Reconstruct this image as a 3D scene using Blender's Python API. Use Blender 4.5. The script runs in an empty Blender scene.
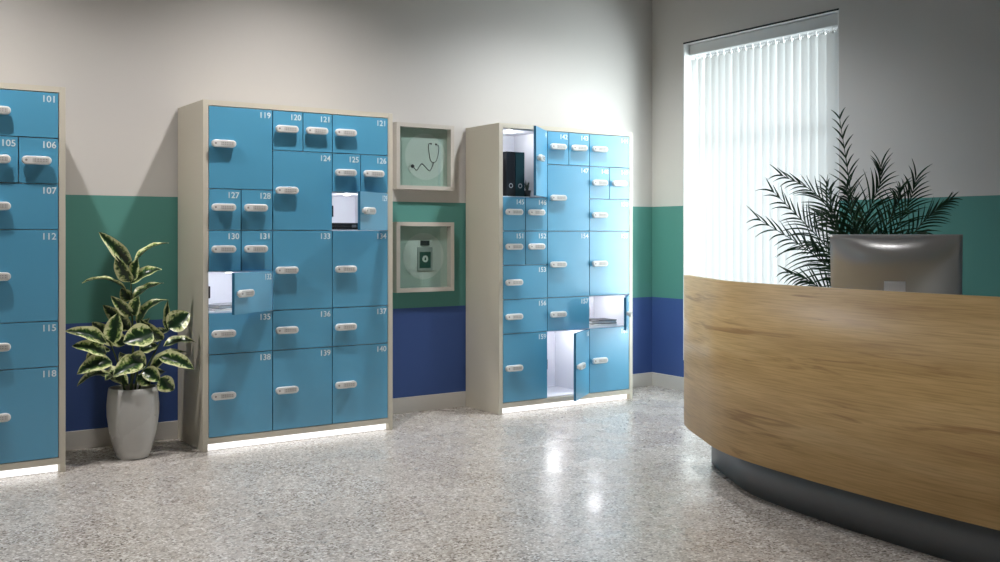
import bpy, bmesh, math, random
from mathutils import Vector, Matrix
random.seed(7)
S = bpy.context.scene
COL = S.collection
PI = math.pi

# ------------------------------------------------------------------ camera
CX, CY, CZ = -5.753, -6.274, 1.25
cam = bpy.data.cameras.new('camera'); co = bpy.data.objects.new('camera', cam); COL.objects.link(co)
cam.sensor_width = 36; cam.lens = 36.36; cam.shift_y = -0.046; cam.clip_start = 0.05
co.location = (CX, CY, CZ); co.rotation_euler = (PI/2, 0, -math.atan2(.5586, .8295))
S.camera = co

# ------------------------------------------------------------------ view and sampling
S.view_settings.view_transform = 'Standard'; S.view_settings.look = 'None'
S.view_settings.gamma = 1; S.view_settings.use_curve_mapping = False
S.view_settings.exposure = 0.12
S.cycles.use_denoising = True
S.cycles.max_bounces = 10; S.cycles.diffuse_bounces = 6; S.cycles.transmission_bounces = 8
S.cycles.transparent_max_bounces = 12
S.cycles.caustics_reflective = False; S.cycles.caustics_refractive = False
S.cycles.sample_clamp_indirect = 4

# ------------------------------------------------------------------ light
w = bpy.data.worlds.new('World'); S.world = w; w.use_nodes = True
w.node_tree.nodes['Background'].inputs[0].default_value = (0.92, 0.96, 1.0, 1)
w.node_tree.nodes['Background'].inputs[1].default_value = .42

def lamp(name, kind, loc, energy, color, rot=(0, 0, 0), **kw):
    l = bpy.data.lights.new(name, kind); l.energy = energy; l.color = color
    for k, v in kw.items(): setattr(l, k, v)
    o = bpy.data.objects.new(name, l); COL.objects.link(o); o.location = loc; o.rotation_euler = rot
    return o
# daylight outside the window
lamp('daylight', 'AREA', (0.75, -1.11, 1.7), 4, (0.86, 0.95, 1.0), (0, PI/2, 0), shape='RECTANGLE', size=3.2, size_y=2.4)
# hazy low sun reaching the window from outside
sd = Vector((-.60, .78, -.10))
so = lamp('hazy_sun', 'SUN', (4, -5, 3), 23.0, (.93, .98, 1), angle=math.radians(80))
so.rotation_euler = sd.to_track_quat('-Z', 'Y').to_euler()
CEIL = 3.4
SPOTS = [(-5.28, -1.10, 172, (1, .96, .93)), (-3.32, -1.12, 172, (1, .96, .93)), (-1.35, -1.15, 270, (.95, .98, 1))]     # downlights over the lockers
FILLS = [(-5.7, -3.8, 50, 100), (-3.9, -3.4, 40, 100), (-5.6, -6.0, 55, 110), (-4.4, -5.0, 175, 128), (-7.4, -4.6, 200, 120)]   # unseen fill lamps added to brighten the lobby, desk and far wall

# ------------------------------------------------------------------ pixel helper (used to read positions off once, gives plain world points)
def P(px, py, z):
    u = (px-500)/1010; v = (235-py)/1010
    return Vector((CX+z*(.8296*u+.5586), CY+z*(-.5585*u+.8295), CZ+z*v))

# ------------------------------------------------------------------ materials
def hexc(h):
    r = [int(h[i:i+2], 16)/255 for i in (0, 2, 4)]
    return tuple((c/12.92 if c <= .04045 else ((c+.055)/1.055)**2.4) for c in r)+(1,)
def mat(name, color, rough=.5, metal=0, bump=0, bscale=200, var=0, spec=None, coat=0, ior=None):
    m = bpy.data.materials.new(name); m.use_nodes = True
    nt = m.node_tree; b = nt.nodes['Principled BSDF']
    c = hexc(color) if isinstance(color, str) else color
    b.inputs['Base Color'].default_value = c
    b.inputs['Roughness'].default_value = rough; b.inputs['Metallic'].default_value = metal
    if spec is not None: b.inputs['Specular IOR Level'].default_value = spec
    if ior: b.inputs['IOR'].default_value = ior
    if coat: b.inputs['Coat Weight'].default_value = coat; b.inputs['Coat Roughness'].default_value = .1
    n = nt.nodes.new('ShaderNodeTexNoise'); n.inputs['Scale'].default_value = bscale; n.inputs['Detail'].default_value = 4
    tc = nt.nodes.new('ShaderNodeTexCoord'); nt.links.new(tc.outputs['Object'], n.inputs['Vector'])
    if bump:
        bp = nt.nodes.new('ShaderNodeBump'); bp.inputs['Strength'].default_value = bump; bp.inputs['Distance'].default_value = .001
        nt.links.new(n.outputs['Fac'], bp.inputs['Height']); nt.links.new(bp.outputs['Normal'], b.inputs['Normal'])
    mr = nt.nodes.new('ShaderNodeMapRange'); mr.inputs['To Min'].default_value = max(.02, rough-.05-var); mr.inputs['To Max'].default_value = min(1, rough+.05+var)
    nt.links.new(n.outputs['Fac'], mr.inputs['Value']); nt.links.new(mr.outputs['Result'], b.inputs['Roughness'])
    return m
def emis(name, color, st):
    m = bpy.data.materials.new(name); m.use_nodes = True
    nt = m.node_tree; nt.nodes.remove(nt.nodes['Principled BSDF'])
    e = nt.nodes.new('ShaderNodeEmission'); e.inputs[0].default_value = color; e.inputs[1].default_value = st
    nt.links.new(e.outputs[0], nt.nodes['Material Output'].inputs[0]); return m
def ramp(nt, stops, interp='LINEAR'):
    r = nt.nodes.new('ShaderNodeValToRGB'); r.color_ramp.interpolation = interp
    while len(r.color_ramp.elements) < len(stops): r.color_ramp.elements.new(.5)
    for e, (p, c) in zip(r.color_ramp.elements, stops): e.position = p; e.color = hexc(c) if isinstance(c, str) else c
    return r

def wall_mat():
    m = mat('banded_wall_paint', 'd2ccc6', .75, bump=.15, bscale=350)
    nt = m.node_tree; b = nt.nodes['Principled BSDF']
    g = nt.nodes.new('ShaderNodeNewGeometry'); s = nt.nodes.new('ShaderNodeSeparateXYZ')
    d = nt.nodes.new('ShaderNodeMath'); d.operation = 'DIVIDE'; d.inputs[1].default_value = 4
    nt.links.new(g.outputs['Position'], s.inputs[0]); nt.links.new(s.outputs['Z'], d.inputs[0])
    r = ramp(nt, [(0, '3b5794'), (.731/4, '549189'), (1.475/4, 'cfccc9')], 'CONSTANT')
    nt.links.new(d.outputs[0], r.inputs[0]); nt.links.new(r.outputs[0], b.inputs['Base Color'])
    return m
def floor_mat():
    m = bpy.data.materials.new('polished_terrazzo'); m.use_nodes = True
    nt = m.node_tree; b = nt.nodes['Principled BSDF']
    tc = nt.nodes.new('ShaderNodeTexCoord')
    v = nt.nodes.new('ShaderNodeTexVoronoi'); v.inputs['Scale'].default_value = 112
    nt.links.new(tc.outputs['Object'], v.inputs['Vector'])
    sx = nt.nodes.new('ShaderNodeSeparateColor'); nt.links.new(v.outputs['Color'], sx.inputs[0])
    r = ramp(nt, [(0, '716a64'), (.10, '968e86'), (.25, 'b3aba4'), (.45, 'c3bcb6'), (.7, 'cdc8c2'), (.88, 'e2deda'), (1, 'f8f6f3')])
    nt.links.new(sx.outputs[0], r.inputs[0])
    n = nt.nodes.new('ShaderNodeTexNoise'); n.inputs['Scale'].default_value = 1.6; n.inputs['Detail'].default_value = 5
    nt.links.new(tc.outputs['Object'], n.inputs['Vector'])
    r2 = ramp(nt, [(.35, 'f5f3f1'), (.65, 'ffffff')]); nt.links.new(n.outputs['Fac'], r2.inputs[0])
    mx = nt.nodes.new('ShaderNodeMix'); mx.data_type = 'RGBA'; mx.blend_type = 'MULTIPLY'; mx.inputs[0].default_value = 1
    nt.links.new(r.outputs[0], mx.inputs[6]); nt.links.new(r2.outputs[0], mx.inputs[7])
    nt.links.new(mx.outputs[2], b.inputs['Base Color'])
    n2 = nt.nodes.new('ShaderNodeTexNoise'); n2.inputs['Scale'].default_value = 3.2; n2.inputs['Detail'].default_value = 6
    nt.links.new(tc.outputs['Object'], n2.inputs['Vector'])
    mr = nt.nodes.new('ShaderNodeMapRange'); mr.inputs['From Min'].default_value = .35; mr.inputs['From Max'].default_value = .65
    mr.inputs['To Min'].default_value = .20; mr.inputs['To Max'].default_value = .34
    nt.links.new(n2.outputs['Fac'], mr.inputs['Value']); nt.links.new(mr.outputs[0], b.inputs['Roughness'])
    b.inputs['Specular IOR Level'].default_value = .6
    bp = nt.nodes.new('ShaderNodeBump'); bp.inputs['Strength'].default_value = .12; bp.inputs['Distance'].default_value = .002
    nt.links.new(n2.outputs['Fac'], bp.inputs['Height']); nt.links.new(bp.outputs[0], b.inputs['Normal'])
    return m
def oak_mat():
    m = bpy.data.materials.new('oak_veneer'); m.use_nodes = True
    nt = m.node_tree; b = nt.nodes['Principled BSDF']
    uv = nt.nodes.new('ShaderNodeUVMap')
    mp = nt.nodes.new('ShaderNodeMapping'); mp.inputs['Rotation'].default_value = (0, 0, -.02); mp.inputs['Scale'].default_value = (1.0, 9, 1)
    nt.links.new(uv.outputs[0], mp.inputs[0])
    n1 = nt.nodes.new('ShaderNodeTexNoise'); n1.inputs['Scale'].default_value = .9; n1.inputs['Detail'].default_value = 6; n1.inputs['Distortion'].default_value = .6
    nt.links.new(mp.outputs[0], n1.inputs['Vector'])
    r1 = ramp(nt, [(.25, 'bb9762'), (.36, 'ccaa72'), (.55, 'd8b77e'), (.75, 'dfc28c')])
    nt.links.new(n1.outputs['Fac'], r1.inputs[0])
    mp2 = nt.nodes.new('ShaderNodeMapping'); mp2.inputs['Rotation'].default_value = (0, 0, -.02); mp2.inputs['Scale'].default_value = (5, 150, 1)
    nt.links.new(uv.outputs[0], mp2.inputs[0])
    n2 = nt.nodes.new('ShaderNodeTexNoise'); n2.inputs['Scale'].default_value = 1.0; n2.inputs['Detail'].default_value = 3
    nt.links.new(mp2.outputs[0], n2.inputs['Vector'])
    r2 = ramp(nt, [(.3, 'dcd3c5'), (.6, 'ffffff')]); nt.links.new(n2.outputs['Fac'], r2.inputs[0])
    mx = nt.nodes.new('ShaderNodeMix'); mx.data_type = 'RGBA'; mx.blend_type = 'MULTIPLY'; mx.inputs[0].default_value = .75
    nt.links.new(r1.outputs[0], mx.inputs[6]); nt.links.new(r2.outputs[0], mx.inputs[7])
    mp3 = nt.nodes.new('ShaderNodeMapping'); mp3.inputs['Rotation'].default_value = (0, 0, -.035); mp3.inputs['Scale'].default_value = (1.3, 17, 1)
    nt.links.new(uv.outputs[0], mp3.inputs[0])
    n3 = nt.nodes.new('ShaderNodeTexNoise'); n3.inputs['Scale'].default_value = 1.1; n3.inputs['Detail'].default_value = 5; n3.inputs['Distortion'].default_value = 1.1
    nt.links.new(mp3.outputs[0], n3.inputs['Vector'])
    r3 = ramp(nt, [(.30, 'b09274'), (.40, 'ffffff')]); nt.links.new(n3.outputs['Fac'], r3.inputs[0])      # dark knots and streaks of the veneer
    m3 = nt.nodes.new('ShaderNodeMix'); m3.data_type = 'RGBA'; m3.blend_type = 'MULTIPLY'; m3.inputs[0].default_value = .6
    nt.links.new(mx.outputs[2], m3.inputs[6]); nt.links.new(r3.outputs[0], m3.inputs[7])
    nt.links.new(m3.outputs[2], b.inputs['Base Color']); b.inputs['Roughness'].default_value = .38
    bp = nt.nodes.new('ShaderNodeBump'); bp.inputs['Strength'].default_value = .2; bp.inputs['Distance'].default_value = .001
    nt.links.new(n2.outputs['Fac'], bp.inputs['Height']); nt.links.new(bp.outputs[0], b.inputs['Normal'])
    return m
def leaf_mat():
    m = bpy.data.materials.new('variegated_leaf'); m.use_nodes = True
    nt = m.node_tree; b = nt.nodes['Principled BSDF']
    uv = nt.nodes.new('ShaderNodeUVMap'); s = nt.nodes.new('ShaderNodeSeparateXYZ'); nt.links.new(uv.outputs[0], s.inputs[0])
    a = nt.nodes.new('ShaderNodeMath'); a.operation = 'SUBTRACT'; a.inputs[1].default_value = .5; nt.links.new(s.outputs[0], a.inputs[0])
    ab = nt.nodes.new('ShaderNodeMath'); ab.operation = 'ABSOLUTE'; nt.links.new(a.outputs[0], ab.inputs[0])
    tc = nt.nodes.new('ShaderNodeTexCoord')
    n = nt.nodes.new('ShaderNodeTexNoise'); n.inputs['Scale'].default_value = 38; n.inputs['Detail'].default_value = 3; n.inputs['Distortion'].default_value = 1.2
    nt.links.new(tc.outputs['Object'], n.inputs['Vector'])
    ma = nt.nodes.new('ShaderNodeMath'); ma.operation = 'MULTIPLY_ADD'; ma.inputs[1].default_value = .8
    nt.links.new(n.outputs['Fac'], ma.inputs[0]); nt.links.new(ab.outputs[0], ma.inputs[2])
    r = ramp(nt, [(0, '0d2212'), (.57, '17331b'), (.63, '3f6030'), (.71, '8fa35a'), (.80, 'dcdfae')])
    nt.links.new(ma.outputs[0], r.inputs[0]); nt.links.new(r.outputs[0], b.inputs['Base Color'])
    b.inputs['Roughness'].default_value = .28
    return m

M = dict(
    wall=wall_mat(), floor=floor_mat(), oak=oak_mat(), leaf=leaf_mat(),
    ceil=mat('ceiling_paint', '6c6c6c', .8), base=mat('baseboard_paint', 'd6d3ce', .5), white=mat('white_paint', 'eef0f0', .5),
    cream=mat('cream_laminate', 'd0cabb', .5), inner=mat('white_compartment', 'e9e9ee', .5),
    blue=mat('blue_door_laminate', '55a5cb', .36, var=.02, ior=1.9), edge=mat('door_edge_band', '2c6f93', .5),
    lock=mat('white_lock_plastic', 'e3e3e1', .35), pad=mat('grey_keypad', 'cacac8', .5), key=mat('lock_dots', '9a9896', .6),
    num=mat('white_number_print', 'eef6f8', .5), black=mat('black_plastic', '101214', .4), latch=mat('dark_latch', '16181b', .3),
    alu=mat('brushed_aluminium', 'f2f3f5', .24, metal=.55, bscale=2), rail=mat('rail_aluminium', 'cfd1d2', .45, metal=.0),
    neck=mat('pale_aluminium', 'f2f2f3', .3, metal=.15),
    groove_shade=mat('groove_shade_paint', '2a2b2c', .7), kick=emis('led_diffuser', (1, .98, .96, 1), 1.4), lampd=emis('downlight_diffuser', (1, .93, .84, 1), 8),
    frame=mat('greige_frame', 'c6c0b8', .5), mint=mat('mint_board', 'abc4ba', .7), disc=mat('pale_disc', 'c3d3cc', .7),
    ink=mat('dark_ink', '20282a', .6), dkgreen=mat('dark_green_label', '1d4a3f', .5), flask=mat('grey_flask', '93a29d', .4),
    pot=mat('glazed_grey_pot', 'c0c0bd', .28, bscale=3), soil=mat('dark_soil', '1d1713', .95, bump=1, bscale=90),
    stem=mat('plant_stem', '3a4a26', .6), palm=mat('palm_green', '1c4226', .4), plinth=mat('grey_plinth', '7b7f83', .4, metal=.3),
    worktop=mat('pale_worktop', 'dfe0dc', .4), paper=mat('white_paper', 'f0f0ee', .8), greybook=mat('grey_cover', '6b6e72', .5),
    binder=mat('black_binder', '14171c', .5), tealbinder=mat('dark_teal_binder', '12343a', .5), screen=mat('screen_glass', '050607', .08),
    sprig=mat('grey_green_sprig', '4a5a50', .6), tealpot=mat('small_dark_pot', '2c3436', .5))

def slat_material():
    m = bpy.data.materials.new('translucent_blind_fabric'); m.use_nodes = True
    nt = m.node_tree; nt.nodes.remove(nt.nodes['Principled BSDF'])
    d = nt.nodes.new('ShaderNodeBsdfDiffuse'); d.inputs[0].default_value = (.86, .88, .88, 1)
    tr = nt.nodes.new('ShaderNodeBsdfTransparent'); tr.inputs[0].default_value = (1, 1, 1, 1)
    t = nt.nodes.new('ShaderNodeBsdfTranslucent'); t.inputs[0].default_value = (.90, .90, .90, 1)
    tc = nt.nodes.new('ShaderNodeTexCoord'); wv = nt.nodes.new('ShaderNodeTexNoise'); wv.inputs['Scale'].default_value = 600
    nt.links.new(tc.outputs['Object'], wv.inputs['Vector'])
    mr = nt.nodes.new('ShaderNodeMapRange'); mr.inputs['To Min'].default_value = .09; mr.inputs['To Max'].default_value = .11
    nt.links.new(wv.outputs['Fac'], mr.inputs['Value'])
    mx = nt.nodes.new('ShaderNodeMixShader'); nt.links.new(mr.outputs[0], mx.inputs[0])
    nt.links.new(d.outputs[0], mx.inputs[1]); nt.links.new(t.outputs[0], mx.inputs[2])
    m2 = nt.nodes.new('ShaderNodeMixShader'); m2.inputs[0].default_value = .05          # open weave: part of the light passes straight
    nt.links.new(mx.outputs[0], m2.inputs[1]); nt.links.new(tr.outputs[0], m2.inputs[2])
    nt.links.new(m2.outputs[0], nt.nodes['Material Output'].inputs[0]); return m
M['slat'] = slat_material()
def glass_material(name, gl=.08):
    m = bpy.data.materials.new(name); m.use_nodes = True
    nt = m.node_tree; nt.nodes.remove(nt.nodes['Principled BSDF'])
    t = nt.nodes.new('ShaderNodeBsdfTransparent'); t.inputs[0].default_value = (.96, .985, .98, 1)
    g = nt.nodes.new('ShaderNodeBsdfGlossy'); g.inputs['Roughness'].default_value = .03
    n = nt.nodes.new('ShaderNodeTexNoise'); n.inputs['Scale'].default_value = 3
    mr = nt.nodes.new('ShaderNodeMapRange'); mr.inputs['To Min'].default_value = gl*.9; mr.inputs['To Max'].default_value = gl*1.1
    nt.links.new(n.outputs['Fac'], mr.inputs['Value'])
    mx = nt.nodes.new('ShaderNodeMixShader'); nt.links.new(mr.outputs[0], mx.inputs[0])
    nt.links.new(t.outputs[0], mx.inputs[1]); nt.links.new(g.outputs[0], mx.inputs[2])
    nt.links.new(mx.outputs[0], nt.nodes['Material Output'].inputs[0]); return m
M['glass'] = glass_material('clear_glass')

# ------------------------------------------------------------------ geometry helpers
def box(bm, x0, x1, y0, y1, z0, z1, bev=0, mi=0):
    vs = [bm.verts.new(p) for p in ((x0,y0,z0),(x1,y0,z0),(x1,y1,z0),(x0,y1,z0),(x0,y0,z1),(x1,y0,z1),(x1,y1,z1),(x0,y1,z1))]
    fs = [bm.faces.new([vs[i] for i in q]) for q in ((3,2,1,0),(4,5,6,7),(0,1,5,4),(1,2,6,5),(2,3,7,6),(3,0,4,7))]
    for f in fs: f.material_index = mi
    if bev:
        es = set(e for f in fs for e in f.edges)
        r = bmesh.ops.bevel(bm, geom=list(es), offset=bev, segments=2, affect='EDGES', profile=.5)
        for f in r['faces']: f.material_index = mi
def obj(name, bm, m, parent=None, smooth=False, loc=None):
    me = bpy.data.meshes.new(name); bm.normal_update(); bm.to_mesh(me); bm.free()
    for mm in (m if isinstance(m, (list, tuple)) else [m]): me.materials.append(mm)
    if smooth:
        for p in me.polygons: p.use_smooth = True
    o = bpy.data.objects.new(name, me); COL.objects.link(o)
    if parent: o.parent = parent
    if loc is not None: o.location = loc
    return o
def bx(name, dims, m, parent=None, bev=0, loc=None):
    bm = bmesh.new(); box(bm, *dims, bev=bev); return obj(name, bm, m, parent, loc=loc)
def thing(name, label, cat, loc=(0,0,0), rz=0, group=None):
    o = bpy.data.objects.new(name, None); COL.objects.link(o); o.location = loc; o.rotation_euler = (0,0,rz)
    o.empty_display_size = .1
    return tag(o, label, cat, group)
def tag(o, label, cat, group=None):
    o['label'] = label; o['category'] = cat
    if group: o['group'] = group
    return o
def struct(o): o['kind'] = 'structure'; return o
def lathe(bm, prof, n=32, c=(0,0,0)):
    rings = []
    for r, z in prof:
        rings.append([bm.verts.new((c[0]+r*math.cos(2*PI*k/n), c[1]+r*math.sin(2*PI*k/n), c[2]+z)) for k in range(n)])
    for a, b in zip(rings, rings[1:]):
        for k in range(n): bm.faces.new((a[k], a[(k+1)%n], b[(k+1)%n], b[k]))
    return rings
def cyl(bm, r, z0, z1, n=24, c=(0,0,0)):
    rg = lathe(bm, [(r,z0),(r,z1)], n, c); bm.faces.new(rg[0][::-1]); bm.faces.new(rg[1])
def tube(bm, pts, r0, r1=None, n=8):
    r1 = r0 if r1 is None else r1
    rings = []; N = len(pts); up = Vector((0.13, .21, 1)).normalized()
    for i, p in enumerate(pts):
        t = (pts[min(i+1,N-1)]-pts[max(i-1,0)]).normalized()
        a = t.cross(up)
        if a.length < .05: a = t.cross(Vector((1,0,0)))
        a.normalize(); b = t.cross(a); r = r0+(r1-r0)*i/(N-1)
        rings.append([bm.verts.new(p+a*r*math.cos(2*PI*k/n)+b*r*math.sin(2*PI*k/n)) for k in range(n)])
    for a, b in zip(rings, rings[1:]):
        for k in range(n): bm.faces.new((a[k], a[(k+1)%n], b[(k+1)%n], b[k]))
    bm.faces.new(rings[0][::-1]); bm.faces.new(rings[-1])
def spline(pts, n=8):
    pts = [Vector(p) for p in pts]; out = []
    q = [pts[0]*2-pts[1]]+pts+[pts[-1]*2-pts[-2]]
    for i in range(1, len(q)-2):
        a, b, c, d = q[i-1:i+3]
        for k in range(n):
            t = k/n
            out.append(.5*((2*b)+(c-a)*t+(2*a-5*b+4*c-d)*t*t+(3*b-a-3*c+d)*t**3))
    out.append(pts[-1]); return out
_txt = {}
def text_mesh(s, size):
    k = (s, size)
    if k not in _txt:
        c = bpy.data.curves.new('number', 'FONT'); c.body = s; c.size = size; c.extrude = .0004; c.offset = size*.012
        c.align_x = 'RIGHT'; c.align_y = 'TOP'; c.resolution_u = 3
        o = bpy.data.objects.new('number', c); COL.objects.link(o)
        dg = bpy.context.evaluated_depsgraph_get(); dg.update()
        me = bpy.data.meshes.new_from_object(o.evaluated_get(dg)); me.name = 'number'
        bpy.data.objects.remove(o); me.materials.clear(); me.materials.append(M['num']); _txt[k] = me
    return _txt[k]

# ------------------------------------------------------------------ room shell
XL, YB = -8.6, -8.8
WY0, WY1, WZ0, WZ1, TH = -1.861, -.364, .245, 2.796, .19
struct(bx('floor', (XL-.2, TH, YB-.2, .2, -.1, 0), M['floor']))
struct(bx('ceiling', (XL-.2, TH, YB-.2, .2, CEIL, CEIL+.1), M['ceil']))
struct(bx('wall_left', (XL-.2, TH, 0, .2, 0, CEIL), M['wall']))
bm = bmesh.new()
box(bm, 0, TH, YB-.2, WY0, 0, CEIL); box(bm, 0, TH, WY1, 0, 0, CEIL)
box(bm, 0, TH, WY0, WY1, 0, WZ0); box(bm, 0, TH, WY0, WY1, WZ1, CEIL)
struct(obj('wall_right', bm, M['wall']))
struct(bx('wall_back', (XL-.2, 0, YB-.2, YB, 0, CEIL), M['wall']))
struct(bx('wall_far_left', (XL-.2, XL, YB, 0, 0, CEIL), M['wall']))
struct(bx('baseboard_left', (XL, 0, -.016, 0, 0, .108), M['base'], bev=.002))
struct(bx('baseboard_right', (-.016, 0, YB, -.016, 0, .108), M['base'], bev=.002))
# window: reveal lining, frame, pane, sill
bm = bmesh.new(); t = .012
box(bm, .002, TH, WY0, WY0+t, WZ0, WZ1); box(bm, .002, TH, WY1-t, WY1, WZ0, WZ1); box(bm, .002, TH, WY0+t, WY1-t, WZ1-t, WZ1)
win = struct(obj('window_1', bm, M['white']))
win['label'] = 'tall white window opening behind the vertical blind'
bx('window_sill', (-.01, TH, WY0+t, WY1-t, WZ0, WZ0+.02), M['white'], win, bev=.003)
bm = bmesh.new(); f = .06
box(bm, .14, .18, WY0+t, WY0+t+f, WZ0+.02, WZ1-t); box(bm, .14, .18, WY1-t-f, WY1-t, WZ0+.02, WZ1-t)
box(bm, .14, .18, WY0+t+f, WY1-t-f, WZ1-t-f, WZ1-t); box(bm, .14, .18, WY0+t+f, WY1-t-f, WZ0+.02, WZ0+.02+f)
ym = (WY0+WY1)/2; box(bm, .14, .18, WY0+t+f, WY1-t-f, 1.99, 2.03)
obj('window_frame', bm, M['white'], win)
bx('window_pane', (.157, .163, WY0+t+f, WY1-t-f, WZ0+.08, WZ1-t-f), M['glass'], win)
bx('painted_shadow_gap', (.0005, .004, WY0, WY1, WZ1-.014, WZ1-.001), M['groove_shade'], win)  # dark strip painted in for the shade of a narrow recess

# vertical blind
bl = thing('vertical_blind', 'white vertical slat blind glowing with daylight in the tall window', 'blind', (.1, (WY0+WY1)/2, WZ1-.1))
ox, oy, oz = bl.location
b1 = WY1-t-.004-oy; b0 = WY0+t+.004-oy
bx('head_rail', (-.045, .02, b0, b1, .0, .082), M['rail'], bl, bev=.003)
ns = 20; pitch = (b1-b0)/ns
bm = bmesh.new(); hb = bmesh.new()
ang = math.radians(-30)
for i in range(ns):
    yc = b0+pitch*(i+.5); a = ang+random.uniform(-.07, .07)
    prev = None
    for k in range(7):
        s = (k/6-.5)*.089; bow = .006*(1-(2*k/6-1)**2)
        yy = yc+s*math.cos(a)-bow*math.sin(a); xx = s*math.sin(a)-bow*math.cos(a)
        cur = (bm.verts.new((xx, yy, -.035)), bm.verts.new((xx, yy, WZ0+.05-oz)))
        if prev: bm.faces.new((prev[0], prev[1], cur[1], cur[0]))
        prev = cur
    box(hb, -.006, .006, yc-.012, yc+.012, -.04, -.022, bev=.002)
    lathe(hb, [(.001,-.022),(.004,-.018),(.004,0),(.001,.002)], 8, (0, yc, 0))
    for q in range(4):
        yq = yc-pitch/2+pitch*(q+.5)/4
        lathe(hb, [(.001,-.006),(.005,-.002),(.005,.002),(.001,.006)], 8, (-.012, yq, -.024-.006*math.sin(PI*(q+.5)/4)))
obj('slats', bm, M['slat'], bl, smooth=True)
obj('hangers', hb, M['white'], bl, smooth=True)

# ceiling downlights, and added fill lamps in the same housing
first = None
def downlight(x, y, e, label, size, blend, color, r=.035):
    t = thing('ceiling_downlight_or_fill', label, 'ceiling light', (x, y, CEIL), 0, 'ceiling downlights')
    bm = bmesh.new(); lathe(bm, [(.055,-.004),(.06,-.012),(.085,-.012),(.09,0)], 32)
    obj('trim_ring', bm, M['white'], t, smooth=True)
    bm = bmesh.new(); lathe(bm, [(.0005,-.003),(.055,-.004)], 32); obj('diffuser', bm, M['lampd'], t)
    lamp('downlight_or_fill_lamp', 'SPOT', (x, y, CEIL-.02), e, color, spot_size=size, spot_blend=blend, shadow_soft_size=r)
for (x, y, e, c_), nm in zip(SPOTS, ('left', 'middle', 'right')):
    downlight(x, y, e, 'round recessed ceiling downlight over the %s locker bank' % nm, math.radians(138), 1.0, c_, r=.035 if nm != 'right' else .09)
for (x, y, e, cone), nm in zip(FILLS, ('in the lobby middle left', 'between lobby middle and desk', 'behind the viewer', 'over the near desk end', 'near the far left lobby wall')):
    downlight(x, y, e, 'unseen round ceiling fill light added %s' % nm, math.radians(cone), 1.0, (1, .97, .95), r=.12)

# ------------------------------------------------------------------ lockers
LW, LH, SP = 1.226, 2.03, .033
BZ0, BZ1 = .079, 1.997
U = (BZ1-BZ0)/8; CW = (LW-2*SP)/3; HC = CW/2
DT = .018
def pill(bm, x0, x1, zc, h, y0, y1, n=8, mi=0, bev=.0025):
    r = h/2; pts = []
    for k in range(n+1): a = PI/2+PI*k/n; pts.append((x0+r+r*math.cos(a), zc+r*math.sin(a)))
    for k in range(n+1): a = -PI/2+PI*k/n; pts.append((x1-r+r*math.cos(a), zc+r*math.sin(a)))
    def ring(s, y):
        cx = (x0+x1)/2
        return [bm.verts.new((cx+(x-cx)*(1-2*s/(x1-x0)), y, zc+(z-zc)*(1-2*s/h))) for x, z in pts]
    R = [ring(0, y1), ring(0, y0+bev), ring(bev*.4, y0+bev*.3), ring(bev, y0)]
    N = len(pts)
    for a, b in zip(R, R[1:]):
        for k in range(N): f = bm.faces.new((a[k], b[k], b[(k+1)%N], a[(k+1)%N])); f.material_index = mi
    f = bm.faces.new(R[-1]); f.material_index = mi
    f = bm.faces.new(R[0][::-1]); f.material_index = mi
def handle_mesh():
    bm = bmesh.new()
    pill(bm, 0, .143, 0, .043, -.034, -.014, bev=.005)
    box(bm, .012, .131, -.0145, .0005, -.012, .012)
    bm.normal_update()
    me = bpy.data.meshes.new('lock_handle'); bm.to_mesh(me); bm.free(); me.materials.append(M['lock'])
    return me
def keypad_mesh():
    bm = bmesh.new()
    box(bm, .050, .128, -.0348, -.0338, -.011, .011)
    for k in range(5):
        for j in (-1, 1):
            x = .060+k*.0135; box(bm, x, x+.006, -.0356, -.0347, j*.005-.002, j*.005+.002, mi=1)
    lathe_pts = [(.020+.006*math.cos(a*PI/6), .006*math.sin(a*PI/6)) for a in range(12)]
    vs = [bm.verts.new((x, -.0346, z)) for x, z in lathe_pts]; f = bm.faces.new(vs[::-1]); f.material_index = 1
    me = bpy.data.meshes.new('keypad'); bm.to_mesh(me); bm.free(); me.materials.append(M['pad']); me.materials.append(M['key'])
    return me
HM, KM = handle_mesh(), keypad_mesh()
_dm = {}
def door_mesh(wd, hd):
    k = (round(wd,4), round(hd,4))
    if k not in _dm:
        bm = bmesh.new(); box(bm, -wd, 0, 0, DT, -hd/2, hd/2, bev=.0012)
        bm.normal_update()
        for f in bm.faces: f.material_index = 0 if f.normal.y < -.5 else 1
        me = bpy.data.meshes.new('door'); bm.to_mesh(me); bm.free(); me.materials.append(M['blue']); me.materials.append(M['edge']); _dm[k] = me
    return _dm[k]
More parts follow.
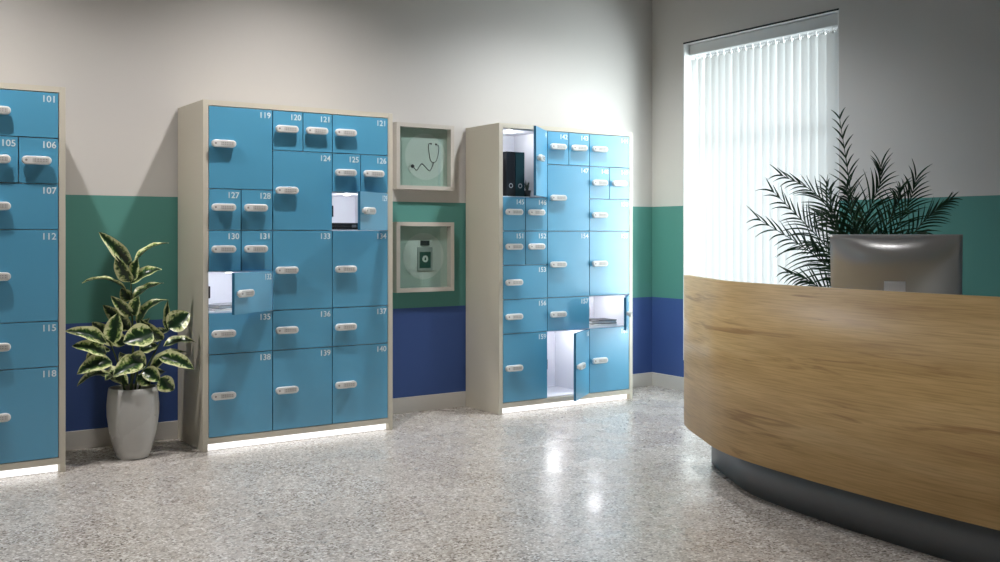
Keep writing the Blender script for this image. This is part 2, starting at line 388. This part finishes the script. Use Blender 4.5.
def locker(xl, yf, cells, label):
    t = thing('locker_bank', label, 'locker', (xl+LW/2, yf, 0), 0, 'locker banks along the wall')
    D = -yf-.018; h = LW/2
    bm = bmesh.new()
    box(bm, -h, -h+SP-.005, 0, D, 0, LH, bev=.0015); box(bm, h-SP+.005, h, 0, D, 0, LH, bev=.0015)
    box(bm, -h+SP-.005, h-SP+.005, 0.0005, D, BZ1+.002, LH-.0005)
    box(bm, -h+SP-.005, h-SP+.005, 0.0005, D, .044, BZ0-.002)
    box(bm, -h+SP-.005, -h+SP-.001, .0005, .05, BZ0-.002, BZ1+.002); box(bm, h-SP+.001, h-SP+.005, .0005, .05, BZ0-.002, BZ1+.002)
    obj('cabinet_body', bm, M['cream'], t)
    x0 = -h+SP
    bm = bmesh.new(); q = .006; fy = DT+.004
    box(bm, x0-.004, x0+3*CW+.004, D-.02, D-.002, BZ0-.002, BZ1+.002)
    box(bm, x0-.005, x0+.003, fy, D-.02, BZ0, BZ1); box(bm, x0+3*CW-.003, x0+3*CW+.005, fy, D-.02, BZ0, BZ1)
    for c in (1, 2): box(bm, x0+c*CW-q, x0+c*CW+q, fy, D-.02, BZ0, BZ1)
    for (hc, wd, r, hh, *rest) in cells:
        a, b = x0+hc*HC, x0+(hc+wd)*HC; zt = BZ1-r*U
        if hc % 2 == 0 and wd == 1: box(bm, b-q, b+q, fy, D-.02, zt-hh*U+q, zt-q)
        if hc % 2 == 0:
            c0, c1 = x0+hc*HC+q, x0+(hc+2)*HC-q
            box(bm, c0, c1, fy, D-.02, zt-q, zt+(q if r else 0))
            if r+hh == 8: box(bm, c0, c1, fy, D-.02, BZ0, BZ0+q)
    obj('compartments', bm, M['inner'], t)
    bx('light_strip', (-h+SP, h-SP, .03, .036, .002, .042), M['kick'], t)
    g = .0022
    for (hc, wd, r, hh, num, *op) in cells:
        a, b = x0+hc*HC, x0+(hc+wd)*HC; zt = BZ1-r*U; zb = zt-hh*U; W_, H_ = b-a-2*g, zt-zb-2*g
        d = bpy.data.objects.new('door', door_mesh(W_, H_)); COL.objects.link(d); d.parent = t
        d.location = (b-g, .002, (zt+zb)/2)
        if op:
            d.rotation_euler = (0, 0, math.radians(op[0])); d['label'] = 'open blue door number '+num
            lb = bpy.data.objects.new('latch', _latch()); COL.objects.link(lb); lb.parent = t; lb.location = (a+.004, .024, (zt+zb)/2)
            pk = bpy.data.objects.new('compartment_light', _puck()); COL.objects.link(pk); pk.parent = t
            pk.location = ((a+b)/2-.02, .16, zt-.006)
            lamp('compartment_lamp', 'POINT', (xl+h+(a+b)/2-.02, yf+.16, zt-.03), op[1], (.93, .96, 1), shadow_soft_size=.015)
        zc = (zt+zb)/2
        hz = {0: .022, 2: .013, 3: .010}.get(r, 0) if hc < 2 else (.009 if r == 0 else 0)      # the photo's locks sit a little high here
        hd = bpy.data.objects.new('lock_handle', HM); COL.objects.link(hd); hd.parent = d; hd.location = (-W_+.009, 0, hz)
        kp = bpy.data.objects.new('keypad', KM); COL.objects.link(kp); kp.parent = d; kp.location = (-W_+.009, 0, hz)
        nm = bpy.data.objects.new('number', text_mesh(num, .049)); COL.objects.link(nm); nm.parent = d
        nm.location = (-.009, -.0006, H_/2-.010); nm.rotation_euler = (PI/2, 0, 0)
    return t
def _latch():
    if 'lt' not in _dm:
        bm = bmesh.new(); box(bm, 0, .014, 0, .03, -.035, .035, bev=.002); me = bpy.data.meshes.new('latch'); bm.to_mesh(me); bm.free(); me.materials.append(M['latch']); _dm['lt'] = me
    return _dm['lt']
def _puck():
    if 'pk' not in _dm:
        bm = bmesh.new(); cyl(bm, .018, -.008, -.001, 16); me = bpy.data.meshes.new('compartment_light'); bm.to_mesh(me); bm.free(); me.materials.append(M['lampd']); _dm['pk'] = me
    return _dm['pk']

L1 = [(0,2,0,2,'98'),(0,1,2,1,'102'),(1,1,2,1,'103'),(0,1,3,1,'108'),(1,1,3,1,'109'),(0,2,4,1,'110'),(0,2,5,1,'113'),(0,2,6,2,'116'),
      (2,1,0,1,'99'),(3,1,0,1,'100'),(2,2,1,2,'104'),(2,2,3,2,'111'),(2,2,5,1,'114'),(2,2,6,2,'117'),
      (4,2,0,1,'101'),(4,1,1,1,'105'),(5,1,1,1,'106'),(4,2,2,1,'107'),(4,2,3,2,'112'),(4,2,5,1,'115'),(4,2,6,2,'118')]
L2 = [(0,2,0,2,'119'),(0,1,2,1,'127'),(1,1,2,1,'128'),(0,1,3,1,'130'),(1,1,3,1,'131'),(0,2,4,1,'132',36,1.7),(0,2,5,1,'135'),(0,2,6,2,'138'),
      (2,1,0,1,'120'),(3,1,0,1,'121'),(2,2,1,2,'124'),(2,2,3,2,'133'),(2,2,5,1,'136'),(2,2,6,2,'139'),
      (4,2,0,1,'121'),(4,1,1,1,'125'),(5,1,1,1,'126'),(4,2,2,1,'129',37,1.7),(4,2,3,2,'134'),(4,2,5,1,'137'),(4,2,6,2,'140')]
L3 = [(0,2,0,2,'141',42,1.6),(0,1,2,1,'145'),(1,1,2,1,'146'),(0,1,3,1,'151'),(1,1,3,1,'152'),(0,2,4,1,'153'),(0,2,5,1,'156'),(0,2,6,2,'159'),
      (2,1,0,1,'142'),(3,1,0,1,'143'),(2,2,1,2,'147'),(2,2,3,2,'154'),(2,2,5,1,'157'),(2,2,6,2,'160',37,2.2),
      (4,2,0,1,'144'),(4,1,1,1,'148'),(5,1,1,1,'149'),(4,2,2,1,'150'),(4,2,3,2,'155'),(4,2,5,1,'158',46,2.0),(4,2,6,2,'161')]
Y1, Y2, Y3 = -.57, -.51, -.455
X1, X2, X3 = -4.677-LW, -3.928, -1.842
locker(X1, Y1, L1, 'blue locker bank with doors 101 to 118, cut by the left photo edge')
locker(X2, Y2, L2, 'blue locker bank with doors 119 to 140, right of the potted rubber plant')
locker(X3, Y3, L3, 'blue locker bank nearest the window, tall top left compartment standing open with binders')

def cell_floor(xl, hc, r, hh):      # world x of the cell's left edge and z of its floor
    return xl+SP+hc*HC, BZ1-(r+hh)*U+.0065
# things in the open compartments
x, z = cell_floor(X3, 0, 0, 2)
def binder(x, y, z, m, label):
    t = thing('lever_arch_binder', label, 'binder', (x, y, z), 0, 'binders in the open top locker')
    bm = bmesh.new(); box(bm, 0, .003, 0, .28, 0, .315); box(bm, .072, .075, 0, .28, 0, .315); box(bm, .003, .072, 0, .003, 0, .315)
    obj('cover', bm, m, t)
    bx('paper_block', (.006, .069, .02, .27, .008, .30), M['paper'], t)
    bm = bmesh.new(); R = lathe(bm, [(.011, 0), (.014, .0015), (.017, 0)], 20)
    o = obj('finger_ring', bm, M['alu'], t, smooth=True, loc=(.0375, -.001, .075)); o.rotation_euler = (PI/2, 0, 0)
binder(x+.070, Y3+.06, z, M['binder'], 'black binder, left of the two standing in the open top locker')
binder(x+.150, Y3+.06, z, M['tealbinder'], 'dark teal binder, right of the two standing in the open top locker')
t = thing('potted_sprig', 'small grey green sprig in a dark pot beside the teal binder', 'plant', (x+.262, Y3+.08, z))
bm = bmesh.new(); rg = lathe(bm, [(.022,0),(.03,.045),(.027,.045),(.026,.038),(.001,.038)], 16); bm.faces.new(rg[0][::-1]); obj('pot', bm, M['tealpot'], t, smooth=True)
bm = bmesh.new()
for k in range(26):
    a = random.uniform(0, 2*PI); l = random.uniform(.04, .095); o_ = random.uniform(.1, .5)
    tip = Vector((math.cos(a)*l*o_, math.sin(a)*l*o_, .038+l)); s_ = Vector((-math.sin(a), math.cos(a), 0))*.004
    b_ = Vector((math.cos(a)*.008, math.sin(a)*.008, .036)); m_ = (b_+tip)/2+Vector((0,0,.008))
    v = [bm.verts.new(q) for q in (b_, m_+s_, tip, m_-s_)]; bm.faces.new(v)
obj('foliage', bm, M['sprig'], t)

def flat_stack(name, label, cat, x, y, z, w_, d_, h_, m, rz=0):
    t = thing(name, label, cat, (x, y, z), rz)
    bx('cover', (-w_/2, w_/2, -d_/2, d_/2, h_*.82, h_), m, t, bev=.001); bx('back_cover', (-w_/2, w_/2, -d_/2, d_/2, 0, h_*.18), m, t, bev=.001)
    bx('pages', (-w_/2+.004, w_/2-.004, -d_/2+.004, d_/2-.004, h_*.18, h_*.82), M['paper'], t)
x, z = cell_floor(X3, 4, 5, 1)
flat_stack('paper_pad', 'white paper pad lying under the black book in the low right locker', 'paper', x+.165, Y3+.14, z, .27, .21, .016, M['paper'], .06)
flat_stack('book', 'black book on the paper pad in the low right locker', 'book', x+.185, Y3+.13, z+.0165, .23, .17, .028, M['binder'], -.08)
x, z = cell_floor(X2, 0, 4, 1)
flat_stack('paper_pad', 'white paper pad in the open locker 132, under a grey book', 'paper', x+.17, Y2+.15, z, .27, .21, .014, M['paper'], .1)
flat_stack('book', 'grey book lying askew on the paper pad in open locker 132', 'book', x+.165, Y2+.15, z+.0145, .25, .17, .02, M['greybook'], .3)
x, z = cell_floor(X2, 4, 2, 1)
t = thing('flat_case', 'flat black case lying in the open locker 129', 'case', (x+.165, Y2+.14, z))
bx('case_base', (-.145, .145, -.1, .1, 0, .022), M['black'], t, bev=.004); bx('case_lid', (-.145, .145, -.1, .1, .0225, .042), M['black'], t, bev=.004)
bx('clasp', (-.015, .015, -.104, -.1, .014, .03), M['greybook'], t, bev=.001)
x, z = cell_floor(X3, 2, 6, 2)

# ------------------------------------------------------------------ framed pictures between the lockers
def shadow_box(xc, zc, wd, hd, label, dx):
    t = thing('box_frame', label, 'picture', (xc, 0, zc), 0, 'box frames on the wall')
    a, b, dp, fw = wd/2, hd/2, .065, .028
    bm = bmesh.new()
    box(bm, -a, -a+fw, -dp, -.001, -b, b, bev=.001); box(bm, a-fw, a, -dp, -.001, -b, b, bev=.001)
    box(bm, -a+fw, a-fw, -dp, -.001, b-fw, b); box(bm, -a+fw, a-fw, -dp, -.001, -b, -b+fw)
    obj('frame', bm, M['frame'], t)
    bx('backing', (-a+fw, a-fw, -.010, -.002, -b+fw, b-fw), M['mint'], t)
    bm = bmesh.new(); n = 48; r = .165
    rg = [[bm.verts.new((dx+r*math.cos(2*PI*k/n), y_, .005+r*math.sin(2*PI*k/n))) for k in range(n)] for y_ in (-.0102, -.0112)]
    bm.faces.new(rg[1])
    for k in range(n): bm.faces.new((rg[0][k], rg[0][(k+1)%n], rg[1][(k+1)%n], rg[1][k]))
    bmesh.ops.recalc_face_normals(bm, faces=bm.faces)
    obj('pale_circle', bm, M['disc'], t)
    bx('glass', (-a+fw, a-fw, -dp+.008, -dp+.011, -b+fw, b-fw), M['glass'], t)
    return t
f1 = shadow_box(-2.202, 1.802, .468, .466, 'upper box frame on the wall with a thin stethoscope drawing on a pale circle', .026)
f2 = shadow_box(-2.202, 1.095, .468, .492, 'lower box frame on the wall with a grey bottle and dark green label', .012)
def q3(x, z, y=-.0125): return Vector((x*.88+.028, y, z*.93-.014))
bm = bmesh.new()
tube(bm, spline([q3(.045,.125), q3(.028,.118), q3(.030,.06), q3(.045,-.005), q3(.072,-.02), q3(.100,-.005), q3(.120,.06), q3(.122,.105), q3(.105,.118)], 8), .0022, n=6)
tube(bm, spline([q3(.072,-.02), q3(.060,-.055), q3(.035,-.085), q3(.0,-.06), q3(-.035,-.035), q3(-.058,-.055), q3(-.085,-.085), q3(-.110,-.065)], 8), .0026, n=6)
for (x, z, r) in ((.050,.122,.007), (.096,.120,.008), (-.120,-.055,.014)):
    vs = bmesh.ops.create_icosphere(bm, subdivisions=2, radius=r, matrix=Matrix.Translation(q3(x, z)) @ Matrix.Diagonal((1,.2,1,1)))
obj('stethoscope_drawing', bm, M['ink'], f1, smooth=True)
bm = bmesh.new(); box(bm, -.062, .062, -.018, -.0113, -.095, .09, bev=.002); bt = obj('bottle_drawing', bm, M['flask'], f2); bt.location = (.020, 0, -.012); bt.scale = (1, 1, .90)
bx('bottle_cap', (-.036, .036, -.019, -.0112, .102, .142), M['ink'], bt, bev=.001)
bx('bottle_label', (-.045, .045, -.0195, -.018, -.075, .052), M['dkgreen'], bt)
bm = bmesh.new(); n = 24
v = [bm.verts.new((.024*math.cos(2*PI*k/n), -.0203, -.003+.027*math.sin(2*PI*k/n))) for k in range(n)]; bm.faces.new(v)
obj('label_emblem', bm, M['disc'], bt)
bm = bmesh.new(); v = [bm.verts.new((x, -.0207, z-.003)) for x, z in ((0,-.014),(.007,-.006),(.006,.004),(0,.015),(-.006,.004),(-.007,-.006))]; bm.faces.new(v)
obj('leaf_mark', bm, M['dkgreen'], bt)

# ------------------------------------------------------------------ variegated rubber plant
def leaf_strip(bm, uvl, base, tip, width, nrm, arch, cup, n=10, m=6):
    base, tip = Vector(base), Vector(tip); L = (tip-base).length; d = (tip-base)/L
    nrm = (nrm-d*nrm.dot(d)).normalized(); s = d.cross(nrm)
    g = []
    for i in range(n+1):
        t = i/n; w_ = width*.5*(math.sin(PI*min(1, t**.75*1.0))**.72 if 0 < t < 1 else 0)+.0008
        c = base+d*L*t+nrm*arch*L*4*t*(1-t)
        row = []
        for j in range(m+1):
            u = j/m*2-1
            p = c+s*u*w_+nrm*(cup*abs(u)**1.3*w_ + .004*math.sin(t*14+u*2)*abs(u))
            row.append((bm.verts.new(p), (j/m, t)))
        g.append(row)
    for i in range(n):
        for j in range(m):
            q = (g[i][j], g[i][j+1], g[i+1][j+1], g[i+1][j]); f = bm.faces.new([x[0] for x in q]); f.smooth = True
            for lp, x in zip(f.loops, q): lp[uvl].uv = x[1]
pc = Vector((-4.292, -.41, 0))
pl = thing('potted_rubber_plant', 'variegated rubber plant in a tall rounded grey pot between the lockers', 'plant', pc)
bm = bmesh.new()
rg = lathe(bm, [(.076,0),(.085,.004),(.104,.06),(.127,.15),(.139,.24),(.140,.30),(.135,.36),(.130,.395),(.122,.397),(.120,.39),(.127,.35),(.12,.33)], 48)
bm.faces.new(rg[0][::-1]); obj('pot', bm, M['pot'], pl, smooth=True)
bm = bmesh.new(); lathe(bm, [(.002,.362),(.07,.358),(.124,.352)], 32); obj('soil', bm, M['soil'], pl)
ZP = 5.93
def L(px, py, dz=0):
    q = P(px, py, 1)-Vector((CX, CY, CZ)); t = (pc.y+dz*.83-CY)/q.y
    return Vector((CX, CY, CZ))+q*t-pc
bm = bmesh.new()
stems = [[L(131,392), L(133,350), L(132,310), L(131,282), L(131,258)], [L(125,392), L(120,370), L(113,350), L(108,340)], [L(138,392), L(146,370), L(156,350), L(164,335)], [L(130,392,-.05), L(134,375,-.1), L(140,362,-.12)], [L(135,392,.05), L(140,350,.08), L(142,325,.08)]]
for i, s in enumerate(stems): tube(bm, spline(s, 5), .008 if i == 0 else .006, .003, 8)
obj('stem', bm, M['stem'], pl, smooth=True)
bm = bmesh.new(); uvl = bm.loops.layers.uv.new('UVMap')
tc = Vector((-.5586, -.8295, .12)).normalized(); upv = Vector((0,0,1)); rt = Vector((.8295, -.5586, 0))
leaves = [ # base, tip, width px, facing (0 toward the viewer .. 1 up), base depth, tip depth, arch
 ((130,266),(99,232),13,.25,0,-.04,.06), ((134,264),(169,243),8,.75,0,-.02,.10), ((131,282),(116,256),15,.1,-.03,-.06,.02), ((133,281),(138,258),12,.1,-.01,-.03,.02),
 ((131,284),(162,269),12,.4,0,-.06,.10), ((127,292),(82,283),7,.85,.02,-.03,.14), ((133,299),(164,283),8,.8,.02,.05,.05),
 ((132,316),(111,296),10,.3,-.02,-.04,.05), ((134,316),(139,296),15,.05,-.04,-.06,.02), ((113,343),(118,313),19,.05,-.08,-.08,-.03),
 ((106,343),(65,331),13,.35,-.02,-.08,.10), ((106,354),(72,346),14,.35,-.05,-.1,.10), ((112,362),(77,374),15,.4,-.06,-.1,.14), ((116,380),(77,386),9,.75,-.04,-.06,.22),
 ((153,332),(123,342),24,.1,-.10,-.14,-.08), ((142,360),(113,375),19,.15,-.12,-.16,.05), ((128,358),(146,366),22,.1,-.12,-.14,.05), ((163,340),(140,319),15,.1,-.04,-.06,.04),
 ((168,328),(190,313),23,.05,-.05,-.07,.02), ((163,347),(197,343),9,.7,-.02,-.04,.10), ((158,357),(194,369),13,.35,-.05,-.1,.14),
 ((143,370),(160,381),13,.3,-.1,-.14,.10), ((160,378),(174,390),17,.1,-.12,-.15,.06), ((137,327),(169,300),9,.6,.02,.03,.20), ((168,331),(168,300),7,.3,-.02,-.02,.0),
 ((130,330),(103,305),14,.2,.06,.08,.04), ((132,300),(121,288),12,.2,.04,.04,.05), ((150,372),(187,352),12,.4,.05,.05,.15), ((110,350),(86,360),12,.5,.06,.08,.1),
 ((125,345),(108,330),12,.3,.05,.08,.05), ((140,352),(158,345),13,.3,.04,.06,.05), ((118,345),(92,322),13,.4,.08,.14,.1), ((136,340),(150,318),12,.3,.08,.12,.05), ((146,345),(172,330),12,.4,.08,.14,.1),
 ((124,372),(105,380),13,.4,.02,.02,.1), ((138,375),(150,385),11,.3,.02,.0,.1), ((130,360),(120,352),12,.2,-.02,-.06,.05), ((128,385),(100,374),12,.5,.04,.1,.15), ((140,384),(166,372),12,.5,.04,.1,.15)]
for (b_, t_, wpx, k, db, dt_, ar) in leaves:
    nrm = (tc*(1-k)+upv*k+rt*random.uniform(-.25,.25)).normalized()
    leaf_strip(bm, uvl, L(*b_, db), L(*t_, dt_), wpx*.92*ZP/1010/(max(.45, 1-.6*k)), nrm, ar+.03, .42)
obj('foliage', bm, M['leaf'], pl)

# ------------------------------------------------------------------ reception desk
half = [(-1.805,-2.225), (-1.85,-2.285), (-1.915,-2.385), (-2.013,-2.558), (-2.137,-2.786), (-2.212,-3.02), (-2.27,-3.41), (-2.302,-3.80), (-2.312,-4.20)]
full = half+[(x, -8.4-y) for x, y in half[-2::-1]]
cv = [Vector((p.x, p.y)) for p in spline([(x, y, 0) for x, y in full], 8)]
def offset(c, d):
    out = []
    for i, p in enumerate(c):
        t = (c[min(i+1, len(c)-1)]-c[max(i-1, 0)]).normalized(); n = Vector((-t.y, t.x))
        out.append(p+n*d)
    return out
def ribbon(name, c, dout, din, z0, z1, m, parent, bev=0):
    A, B = offset(c, dout), offset(c, din)
    bm = bmesh.new(); uvl = bm.loops.layers.uv.new('UVMap')
    prof = [(A, z0), (A, z1), (B, z1), (B, z0)]
    vs = [[bm.verts.new((q[i].x, q[i].y, z)) for q, z in prof] for i in range(len(c))]
    s = 0
    for i in range(len(c)-1):
        ds = (c[i+1]-c[i]).length
        for k in range(4):
            k2 = (k+1) % 4
            f = bm.faces.new((vs[i][k], vs[i][k2], vs[i+1][k2], vs[i+1][k])); f.smooth = True
            z = {0: (z0, z1), 1: (z1, z1+.05), 2: (z1+.05, z0+.05), 3: (z0, z0)}[k]
            for lp, uv_ in zip(f.loops, ((s, z[0]), (s, z[1]), (s+ds, z[1]), (s+ds, z[0]))): lp[uvl].uv = uv_
        s += ds
    bm.faces.new(vs[0]); bm.faces.new(vs[-1][::-1])
    for e in bm.edges:
        if e.is_manifold and e.calc_face_angle(0) > .8: e.smooth = False
    bmesh.ops.recalc_face_normals(bm, faces=bm.faces)
    return obj(name, bm, m, parent)
dc = Vector((-1.5, -4.2, 0))
cvl = [p-Vector((dc.x, dc.y)) for p in cv]
desk = thing('reception_desk', 'curved oak fronted reception desk on a recessed grey plinth', 'desk', dc)
ribbon('front_panel', cvl, 0, .045, .21, 1.03, M['oak'], desk)
ribbon('plinth', cvl, .15, .19, 0, .215, M['plinth'], desk)
ribbon('worktop', cvl, .046, .80, .71, .74, M['worktop'], desk)
ribbon('inner_panel', cvl, .40, .42, .0, .71, M['worktop'], desk)
ribbon('underside', cvl, .046, .398, .216, .235, M['plinth'], desk)

# ------------------------------------------------------------------ monitor
mp_ = P(895, 235, 4.62); nd = Vector((-.5586, -.8295, 0))
yaw = math.radians(-22); n2 = Matrix.Rotation(yaw, 3, 'Z') @ nd      # back of the monitor faces the lobby, turned to the left
rz = math.atan2(n2.y, n2.x)+PI/2                                      # local -Y is the back
mon = thing('computer_monitor', 'silver all in one computer seen from behind on the reception desk', 'computer', (mp_.x, mp_.y, .7405), rz)
MW, MH = .56, .44
tilt = Matrix.Rotation(math.radians(12), 4, 'X')
def tl(v): return tilt @ Vector(v)
bm = bmesh.new(); nx, nz = 28, 20; g = []
for i in range(nx+1):
    row = []
    for j in range(nz+1):
        u, v_ = i/nx*2-1, j/nz*2-1
        dep = .006+.066*((1-u**4)*(1-v_**4))**1.0*(1-.1*v_)*(.55+.45*(1-u*u))
        row.append(bm.verts.new(tl((u*MW/2, -dep, v_*MH/2))))
    g.append(row)
for i in range(nx):
    for j in range(nz): f = bm.faces.new((g[i][j], g[i+1][j], g[i+1][j+1], g[i][j+1])); f.smooth = True
bdr = [g[i][0] for i in range(nx+1)]+[g[nx][j] for j in range(1, nz+1)]+[g[i][nz] for i in range(nx-1, -1, -1)]+[g[0][j] for j in range(nz-1, 0, -1)]
bk = [bm.verts.new(tl(Vector((tilt.inverted() @ v.co).xyz)*1+Vector((0, .008, 0)))) for v in bdr]
N = len(bdr)
for k in range(N): bm.faces.new((bdr[k], bk[k], bk[(k+1)%N], bdr[(k+1)%N]))
bm.faces.new(bk)
bmesh.ops.recalc_face_normals(bm, faces=bm.faces)
zc = 1.252-.7405-MH/2*math.cos(math.radians(12))
sh = obj('monitor_shell', bm, M['alu'], mon, loc=(0, 0, zc))
bm = bmesh.new(); box(bm, -MW/2+.012, MW/2-.012, .0025, .004, -MH/2+.07, MH/2-.012)
for v in bm.verts: v.co = tl(v.co)
obj('screen', bm, M['screen'], mon, loc=(0, 0.0008, zc))
bm = bmesh.new(); pth = spline([(0,-.05,.300),(0,-.10,.286),(0,-.125,.22),(0,-.085,.10),(0,-.05,.012),(0,-.01,.004),(0,.12,.004)], 6)
prev = None
for i, p in enumerate(pth):
    t_ = (pth[min(i+1,len(pth)-1)]-pth[max(i-1,0)]).normalized(); nn = Vector((0, -t_.z, t_.y))*.004
    wd = .045+ (.05 if p.z < .02 else 0)*min(1, max(0, (p.y+.06)/.05))
    cur = [bm.verts.new((sx*wd, p.y+nn.y*sn, p.z+nn.z*sn)) for sx, sn in ((-1,1),(1,1),(1,-1),(-1,-1))]
    if prev:
        for k in range(4): bm.faces.new((prev[k], prev[(k+1)%4], cur[(k+1)%4], cur[k]))
    else: bm.faces.new(cur)
    prev = cur
bm.faces.new(prev[::-1]); bmesh.ops.recalc_face_normals(bm, faces=bm.faces)
obj('stand', bm, M['neck'], mon)

# ------------------------------------------------------------------ areca palm behind the desk
pb = P(866, 235, 5.8); pb.z = 0
pm = thing('potted_palm', 'tall dark green palm standing behind the reception desk at the window', 'plant', pb)
bm = bmesh.new()
rg = lathe(bm, [(.15,0),(.16,.01),(.19,.36),(.195,.40),(.18,.40),(.178,.36)], 40); bm.faces.new(rg[0][::-1]); obj('pot', bm, M['pot'], pm, smooth=True)
bm = bmesh.new(); lathe(bm, [(.002,.365),(.179,.36)], 32); obj('soil', bm, M['soil'], pm)
ZQ = 5.8
def Q(px, py, dz=0): return P(px, py, ZQ+dz)-pb
fr = [ # control points along each frond in order from the stem to the tip, leaflet length, depth drift
 ([(864,300),(858,255),(852,205),(846,160),(838,108)], .15, -.05),
 ([(862,300),(846,250),(829,210),(808,187),(776,171)], .17, .10),
 ([(860,305),(840,265),(818,239),(797,217),(767,187)], .18, -.15),
 ([(858,310),(845,284),(818,260),(793,242),(752,217)], .20, -.2),
 ([(858,325),(840,305),(822,291),(805,280),(783,272)], .15, .0),
 ([(866,300),(864,255),(866,222),(873,200),(881,180),(882,162)], .20, .0),
 ([(870,300),(885,255),(900,224),(912,199),(919,175)], .20, -.1),
 ([(872,305),(895,262),(920,228),(937,211),(955,197)], .14, -.1),
 ([(864,300),(850,262),(838,232),(830,205),(826,182)], .17, .2),
 ([(868,300),(874,260),(886,228),(898,205),(902,185)], .17, -.2),
 ([(866,300),(856,260),(846,238),(832,222),(815,212)], .16, .25),
 ([(870,305),(880,275),(894,252),(912,238),(928,232)], .15, -.25),
 ([(860,305),(850,280),(836,262),(822,250),(806,244)], .16, .3),
 ([(866,300),(860,250),(853,222),(848,200),(846,182)], .16, -.25),
 ([(868,300),(870,262),(869,240),(866,222),(858,205)], .16, .3),
]
bs = bmesh.new(); bf = bmesh.new()
for pts, ll, dr in fr:
    n = len(pts); ctl = [Vector((0+random.uniform(-.04,.04), random.uniform(-.04,.04), .36)), Vector((0, 0, .62))+(Q(*pts[0], dr*.1)*.35-Vector((0,0,.35*Q(*pts[0]).z))*1)]
    pts = [(860+(px-860)*.955, 245+(py-245)*(.955 if py < 245 else 1)) for px, py in pts]
    ctl += [Q(*p, dr*(i/(n-1))**1.3) for i, p in enumerate(pts)]
    c = spline(ctl, 10); tube(bs, c, .007, .0015, 6)
    s0 = 22; K = len(c)-s0; lo = random.uniform(-.5, .5)
    NL = 20
    for k in range(NL):
        fpos = s0+(K-2)*k/(NL-1); i = int(fpos); q = c[i].lerp(c[i+1], fpos-i); T = (c[min(i+1,len(c)-1)]-c[i-1]).normalized()
        tt = k/(NL-1); vw = (Vector((-.5586,-.8295,0))+Vector((0,0,lo*.7))).normalized()
        for sd in (-1, 1):
            side = T.cross(vw).normalized()*sd
            ln = ll*1.22*(1.0-.36*tt)*(.75+.45*math.sin(PI*min(1,tt*1.1+.15)))*random.uniform(.85,1.15)
            a = math.radians(37-21*tt+random.uniform(-6,6)); dirv = (T*math.cos(a)+side*math.sin(a)+vw*random.uniform(-.3,.35)).normalized()
            pv = None; ns_ = 8; p = q.copy(); d_ = dirv.copy(); tw = random.uniform(-.5, .5)
            for m_ in range(ns_+1):
                t_ = m_/ns_
                wv = (d_.cross(vw).normalized()*.85+vw*tw).normalized()
                wd = .0051*(1-t_**2.5)*(.45+.55*min(1, t_*3.5))+.0003
                cur = (bf.verts.new(p-wv*wd), bf.verts.new(p+vw*wd*.4), bf.verts.new(p+wv*wd))
                if pv: bf.faces.new((pv[0],pv[1],cur[1],cur[0])); bf.faces.new((pv[1],pv[2],cur[2],cur[1]))
                pv = cur
                p = p+d_*(ln/ns_); d_ = (d_+side*.05+Vector((0,0,-1))*(.05+.09*(1-abs(T.z)))).normalized()
obj('stem', bs, M['palm'], pm, smooth=True)
obj('foliage', bf, M['palm'], pm)
